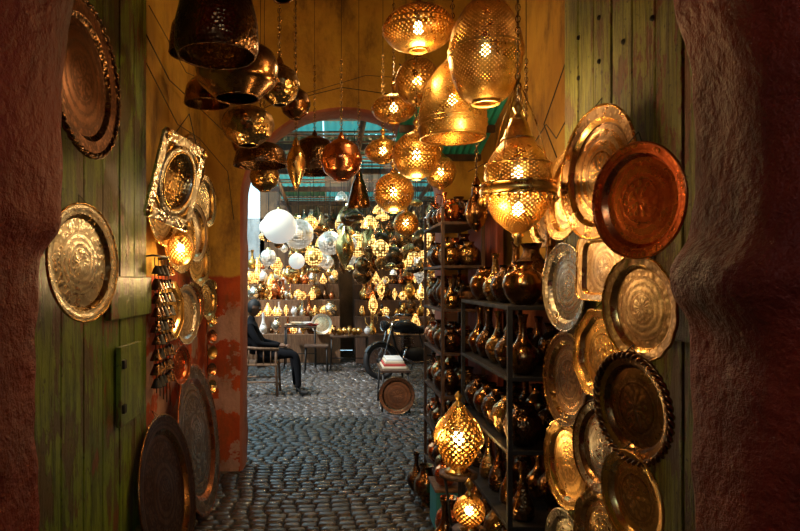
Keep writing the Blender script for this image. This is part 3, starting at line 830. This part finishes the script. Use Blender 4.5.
table('display_table',-.55,11.6,.6,.45,.75)
table('wooden_bench',.80,7.9,.36,.7,.5)
mb=MB()
for i in range(6): vase_mesh(mb,R.choice(['pot','urn']),R.choice(gm),TR(.08+i*.09,11.2+.1*(i%3),.6,0,.6),12)
mb.obj('small_brass_pots',origin=(.35,11.3,.6))
mb=MB()
for i in range(5): lathe(mb,[(0,0),(.07,.004),(.12,.03),(.125,.03),(.07,0)],R.choice(['china','clothR','clothY']),20,TR(-.72+.1*i,11.55+.1*(i%2),.75+.03*(i%2)))
mb.obj('ceramic_plates',origin=(-.55,11.6,.75))
mb=MB()
for i in range(4): box(mb,(.80,7.9,.515+.03*i),(.3-.03*i,.5-.04*i,.03),['clothY','clothR','clothY','china'][i],None,.008)
mb.obj('folded_textiles',origin=(.8,7.9,.5))
tray('round_decorated_tray',(-.16,11.92,.75),(-.1,-1,.25),.2,'eg3','china')
tray('round_decorated_tray',(.80,7.42,.22),(-.35,-1,.2),.22,'eg7','bronze2')

# ---------------------------------------------------------------- chair
mb=MB()
cx,cy=-.96,8.75
for sx in(-1,1):
    for sy in(-1,1):
        h=.95 if sx<0 else .66
        tube(mb,[(cx+sx*.24+(-.05 if sx<0 else 0),cy+sy*.24,0),(cx+sx*.22,cy+sy*.23,.43),(cx+sx*.22+(-.08 if sx<0 else .0),cy+sy*.23,h)],.018,'wood2',8)
box(mb,(cx,cy,.435),(.48,.5,.03),'wood2',None,.008)
for sy in(-1,1):
    tube(mb,[(cx-.28,cy+sy*.24,.68),(cx+.0,cy+sy*.25,.66),(cx+.26,cy+sy*.24,.65)],.02,'wood2',8)
    tube(mb,[(cx-.24,cy+sy*.24,.2),(cx+.24,cy+sy*.24,.2)],.011,'wood2',6)
    for k in range(4): tube(mb,[(cx-.15+.1*k,cy+sy*.24,.44),(cx-.15+.1*k,cy+sy*.245,.66)],.008,'wood2',6)
for k in range(4):
    z=.56+.11*k; tube(mb,[(cx-.22-.08*(z-.43)/.52,cy-.23,z),(cx-.25-.08*(z-.43)/.52,cy,z),(cx-.22-.08*(z-.43)/.52,cy+.23,z)],.013,'wood2',6)
for sx in(-1,1): tube(mb,[(cx+sx*.24,cy-.24,.15),(cx+sx*.24,cy+.24,.15)],.011,'wood2',6)
mb.obj('wooden_armchair',origin=(cx,cy,0))

# ---------------------------------------------------------------- seated man
man=bpy.data.objects.new('seated_man',None); scene.collection.objects.link(man); man.location=(cx,cy,0)
def skin(name,verts,edges,mat,root=0,sub=2):
    me=bpy.data.meshes.new(name); me.from_pydata([Vector(v[:3])-Vector((cx,cy,0)) for v in verts],edges,[])
    ob=bpy.data.objects.new(name,me); scene.collection.objects.link(ob); me.materials.append(M[mat]); ob.parent=man
    md=ob.modifiers.new('skin','SKIN'); md.use_smooth_shade=True
    for i,v in enumerate(verts):
        sv=me.skin_vertices[0].data[i]; sv.radius=v[3] if isinstance(v[3],tuple) else (v[3],v[3]); sv.use_root=(i==root)
    s=ob.modifiers.new('sub','SUBSURF'); s.levels=sub; s.render_levels=sub
    return ob
hx=cx-.04
V=[(hx,cy,.55,(.14,.15)),(hx-.06,cy,.71,(.13,.14)),(hx-.12,cy,.86,(.13,.15)),(hx-.13,cy,.965,(.10,.12)),(hx-.11,cy,1.04,.058),(hx-.09,cy,1.10,.05)]
E=[(0,1),(1,2),(2,3),(3,4),(4,5)]
for s in(-1,1):
    b=len(V)
    V+=[(hx-.12,cy+s*.17,.955,.062),(hx-.04,cy+s*.215,.83,.05),(hx+.03,cy+s*.22,.72,.045),(hx+.17,cy+s*.16,.70,.038),(hx+.29,cy+s*.09,.685,.030)]
    E+=[(3,b),(b,b+1),(b+1,b+2),(b+2,b+3),(b+3,b+4)]
skin('torso_and_arms',V,E,'cloth')
V=[(hx,cy,.54,(.13,.15))];E=[]
for s in(-1,1):
    b=len(V); fx=0 if s<0 else -.06
    V+=[(hx+.08,cy+s*.09,.54,.088),(hx+.28,cy+s*.11,.57,.076),(hx+.52+fx,cy+s*.12,.57,.062),(hx+.55+fx,cy+s*.12,.40,.055),(hx+.56+fx,cy+s*.12,.22,.044),(hx+.565+fx,cy+s*.12,.10,.04)]
    E+=[(0,b)]+[(b+i,b+i+1) for i in range(5)]
skin('legs',V,E,'cloth2')
for s in(-1,1):
    fx=.02 if s<0 else -.04
    skin('shoe',[(hx+.52+fx,cy+s*.12,.05,(.042,.04)),(hx+.60+fx,cy+s*.125,.042,(.045,.036)),(hx+.69+fx,cy+s*.13,.034,(.042,.028)),(hx+.545+fx,cy+s*.12,.10,.035)],[(0,1),(1,2),(0,3)],'black')
    w=Vector((hx+.29,cy+s*.09,.685)); V=[(*w,.026),(w.x+.045,w.y-s*.01,w.z-.005,(.032,.016)),(w.x+.085,w.y-s*.015,w.z-.008,(.036,.014))];E=[(0,1),(1,2)]
    skin('palm',V,E,'skin')
    for k,(o,l) in enumerate(((-.027,.062),(-.009,.072),(.009,.068),(.026,.052))):
        p=Vector((w.x+.085,w.y-s*.015+o,w.z-.008))
        skin('finger',[(*p,.0085),(p.x+l*.5,p.y+o*.2,p.z+.002,.008),(p.x+l*.8,p.y+o*.25,p.z-.012,.0075),(p.x+l*.95,p.y+o*.25,p.z-.03,.0065)],[(0,1),(1,2),(2,3)],'skin',0,1)
    skin('thumb',[(w.x+.03,w.y-s*.03,w.z,.011),(w.x+.055,w.y-s*.055,w.z-.005,.0095),(w.x+.085,w.y-s*.06,w.z-.012,.008)],[(0,1),(1,2)],'skin',0,1)
bm=bmesh.new(); bmesh.ops.create_uvsphere(bm,u_segments=36,v_segments=28,radius=1)
for v in bm.verts:
    x,y,z=v.co
    X=x*.096;Y=y*.076;Z=z*.118
    if z<-.1: X*=1-.18*(-z); Y*=1-.28*(-z)
    if x>0:
        X+=.02*math.exp(-((z+.12)/.16)**2-(y/.16)**2)+.004*math.exp(-((z+.45)/.09)**2-(y/.35)**2)
        X-=.008*math.exp(-((z-.08)/.1)**2-((abs(y)-.42)/.2)**2)
        X+=.006*math.exp(-((z+.8)/.2)**2-(y/.4)**2)
    Y+=math.copysign(.016,y)*math.exp(-((z+.05)/.22)**2-((x+.05)/.16)**2) if abs(y)>.6 else 0
    v.co=(X,Y,Z)
hc=Vector((hx-.07,cy,1.205))
hm=MB(); bm.verts.index_update(); hm.add([v.co.copy() for v in bm.verts],[[v.index for v in f.verts] for f in bm.faces],'skin')
hm2=[v.co.copy()*1.07 for v in bm.verts]
fs=[[v.index for v in f.verts] for f in bm.faces if (f.calc_center_median().z>.045 or (f.calc_center_median().x<-.01 and f.calc_center_median().z>-.06))]
hm.add(hm2,fs,'hair')
for s in(-1,1):
    lathe(hm,ell(.011,.011,-90,90,8),'china',10,Matrix.Translation((.083,s*.03,.012)))
    lathe(hm,ell(.006,.006,-90,90,6),'hair',8,Matrix.Translation((.0905,s*.03,.012)))
bm.free()
ho=hm.obj('head',(hc-Vector((cx,cy,0))),Matrix.Rotation(.16,4,'Y').to_quaternion(),man)

# ---------------------------------------------------------------- motorcycle
def moto():
    mb=MB()
    def wheel(x):
        ring(mb,(x,0,.30),.26,.045,'black',36,10,None,'Y'); ring(mb,(x,0,.30),.215,.014,'chrome',32,6,None,'Y')
        Tm=Matrix.Translation((x,-.05,.30))@Matrix.Rotation(-pi/2,4,'X')
        lathe(mb,[(0,0),(.05,0),(.05,.1),(0,.1)],'iron',16,Tm)
        for k in range(14):
            a=2*pi*k/14; tube(mb,[(x+.04*math.cos(a),.02*(-1)**k,.3+.04*math.sin(a)),(x+.21*math.cos(a),0,.3+.21*math.sin(a))],.003,'chrome',4)
    wheel(-.65);wheel(.62)
    for s in(-1,1):
        tube(mb,[(-.65,s*.075,.30),(-.50,s*.075,.70),(-.43,s*.07,.93)],.018,'chrome',8)
        tube(mb,[(.62,s*.09,.30),(.15,s*.08,.36)],.018,'iron',8)
        tube(mb,[(.55,s*.10,.33),(.42,s*.10,.68)],.024,'chrome',8)
        tube(mb,[(-.43,s*.03,.98),(-.42,s*.2,1.04),(-.32,s*.36,1.02)],.012,'chrome',8)
        tube(mb,[(-.34,s*.33,1.025),(-.28,s*.40,1.015)],.018,'black',8)
        tube(mb,[(-.38,s*.26,1.04),(-.42,s*.30,1.16)],.005,'iron',6)
        lathe(mb,[(0,.012),(.04,.008),(.05,0),(0,-.004)],'paint',16,Matrix.Translation((-.42,s*.31,1.19))@Matrix.Rotation(pi/2,4,'Y'))
    pts=[(-.65+.32*math.cos(a),0,.30+.32*math.sin(a)) for a in [math.radians(20+10*i) for i in range(14)]]
    vs=[];fs=[]
    for i,p in enumerate(pts):
        for y in(-.06,-.03,.03,.06): vs.append((p[0],y,p[2]-(abs(y)>.05)*.02))
    for i in range(len(pts)-1):
        for k in range(3): fs.append((i*4+k,i*4+k+1,i*4+5+k,i*4+4+k))
    mb.add(vs,fs,'paint')
    lathe(mb,[(0,.07),(.06,.06),(.085,.02),(.09,-.02),(.07,-.03),(0,-.025)],'paint',20,Matrix.Translation((-.55,0,.86))@Matrix.Rotation(pi/2,4,'Y'))
    lathe(mb,[(0,0),(.078,0),(.085,.015)],'chrome',20,Matrix.Translation((-.575,0,.86))@Matrix.Rotation(-pi/2,4,'Y'))
    def loft(sec,mat):
        vs=[];fs=[];n=14
        for (x,zc,h,w) in sec:
            for k in range(n):
                a=2*pi*k/n; c,s=math.cos(a),math.sin(a)
                vs.append((x,w*math.copysign(abs(c)**.8,c),zc+h*math.copysign(abs(s)**.8,s)))
        for i in range(len(sec)-1):
            for k in range(n): l=(k+1)%n; fs.append((i*n+k,i*n+l,(i+1)*n+l,(i+1)*n+k))
        fs.append(tuple(range(n))); fs.append(tuple((len(sec)-1)*n+k for k in range(n))[::-1])
        mb.add(vs,fs,mat)
    loft([(-.42,.84,.03,.05),(-.34,.84,.10,.12),(-.15,.84,.12,.15),(.02,.79,.09,.12),(.08,.76,.05,.08)],'paint')
    loft([(.02,.80,.03,.09),(.12,.79,.05,.13),(.4,.81,.05,.14),(.62,.86,.045,.12),(.72,.89,.02,.08)],'black')
    loft([(.3,.72,.03,.08),(.55,.76,.05,.10),(.8,.82,.04,.06),(.86,.84,.02,.03)],'paint')
    loft([(-.22,.38,.07,.08),(-.12,.38,.13,.13),(.12,.36,.12,.13),(.2,.36,.06,.08)],'iron')
    for k in range(7): box(mb,(-.16,0,.50+.025*k),(.2,.19,.010),'chrome')
    box(mb,(-.16,0,.58),(.12,.12,.22),'iron')
    tube(mb,[(-.45,0,.90),(-.35,0,.50),(-.22,0,.30),(.1,0,.24),(.2,0,.40),(.1,0,.72),(.6,0,.76)],.02,'iron',8)
    tube(mb,[(-.2,-.10,.50),(-.3,-.12,.34),(-.1,-.14,.24),(.25,-.15,.26),(.35,-.15,.27)],.018,'chrome',8)
    tube(mb,[(.3,-.15,.27),(.4,-.155,.28),(.75,-.16,.36),(.8,-.16,.37)],[.025,.045,.045,.02],'chrome',12)
    tube(mb,[(.05,.1,.26),(.02,.28,.01)],.01,'iron',6)
    mb2=mb.obj('motorcycle',(1.42,10.3,-.005)); mb2.rotation_mode='XYZ'; mb2.rotation_euler=(math.radians(-5),0,math.radians(24))
moto()

# ---------------------------------------------------------------- light, world, camera
plight('upper_wall_fill_light',(.70,2.8,2.34),9)
plight('upper_wall_fill_light',(.44,3.1,2.68),6)
plight('upper_wall_fill_light',(.50,3.6,2.12),6)
plight('upper_wall_fill_light',(.43,4.2,2.0),6)
plight('upper_wall_fill_light',(.41,4.12,3.0),9)  # added fill outside the lamps, brightens the upper wall
plight('crown_lantern_light',(.62,2.5,1.86),5)
plight('wall_lantern_light',(-.76,3.66,1.62),7)
plight('table_lantern_light',(.53,3.25,.8),3)
mb=MB(); lattice(mb,ell(.14,.16,-75,80),24,26,.008,'brassL'); bulb(mb,0,'bulbs',.03); capfinial(mb,.158,.024); cord(mb,.24,4.02-3.0); mb.obj('alley_fill_lamp',(.1,-.45,3.0))  # unseen lantern added behind the camera as a body for the fill light
plight('alley_fill_light',(.1,-.45,2.75),13,(1,.72,.46),.10)  # added warm fill for the gateway jambs, trays and doors
for (x,y,z,e) in ((.3,10.9,2.9,36),(2.0,10.2,2.9,36),(-.6,12.0,2.8,26),(.9,8.0,2.95,9)):  # added bulbs with point lights, put in to brighten the market
    mb=MB(); bulb(mb,0,'bulbs',.03); tube(mb,[(0,0,.09),(0,0,zr(y)-.05-z)],.004,'black',4); mb.obj('market_fill_bulb',(x,y,z))
    plight('market_fill_light',(x,y,z-.08),e,(1,.68,.32),.06)
w=bpy.data.worlds.new('World'); scene.world=w; w.use_nodes=True
bg=w.node_tree.nodes['Background']; bg.inputs[0].default_value=(.50,.84,1,1); bg.inputs[1].default_value=2.3
sun=bpy.data.lights.new('sun','SUN'); sun.energy=4.5; sun.angle=.05; sun.color=(1,.97,.92)
so=bpy.data.objects.new('sun',sun); scene.collection.objects.link(so)
so.rotation_mode='QUATERNION'; so.rotation_quaternion=Vector((.5,.35,-.8)).to_track_quat('-Z','Y')
cam=bpy.data.cameras.new('camera'); cam.sensor_width=36; cam.lens=28
cam.shift_x=.0875; cam.shift_y=.018
co=bpy.data.objects.new('camera',cam); scene.collection.objects.link(co); co.location=(0,0,1.6); co.rotation_euler=(pi/2,0,0)
scene.camera=co
print('objs',len(bpy.data.objects),'verts',sum(len(m.vertices) for m in bpy.data.meshes))
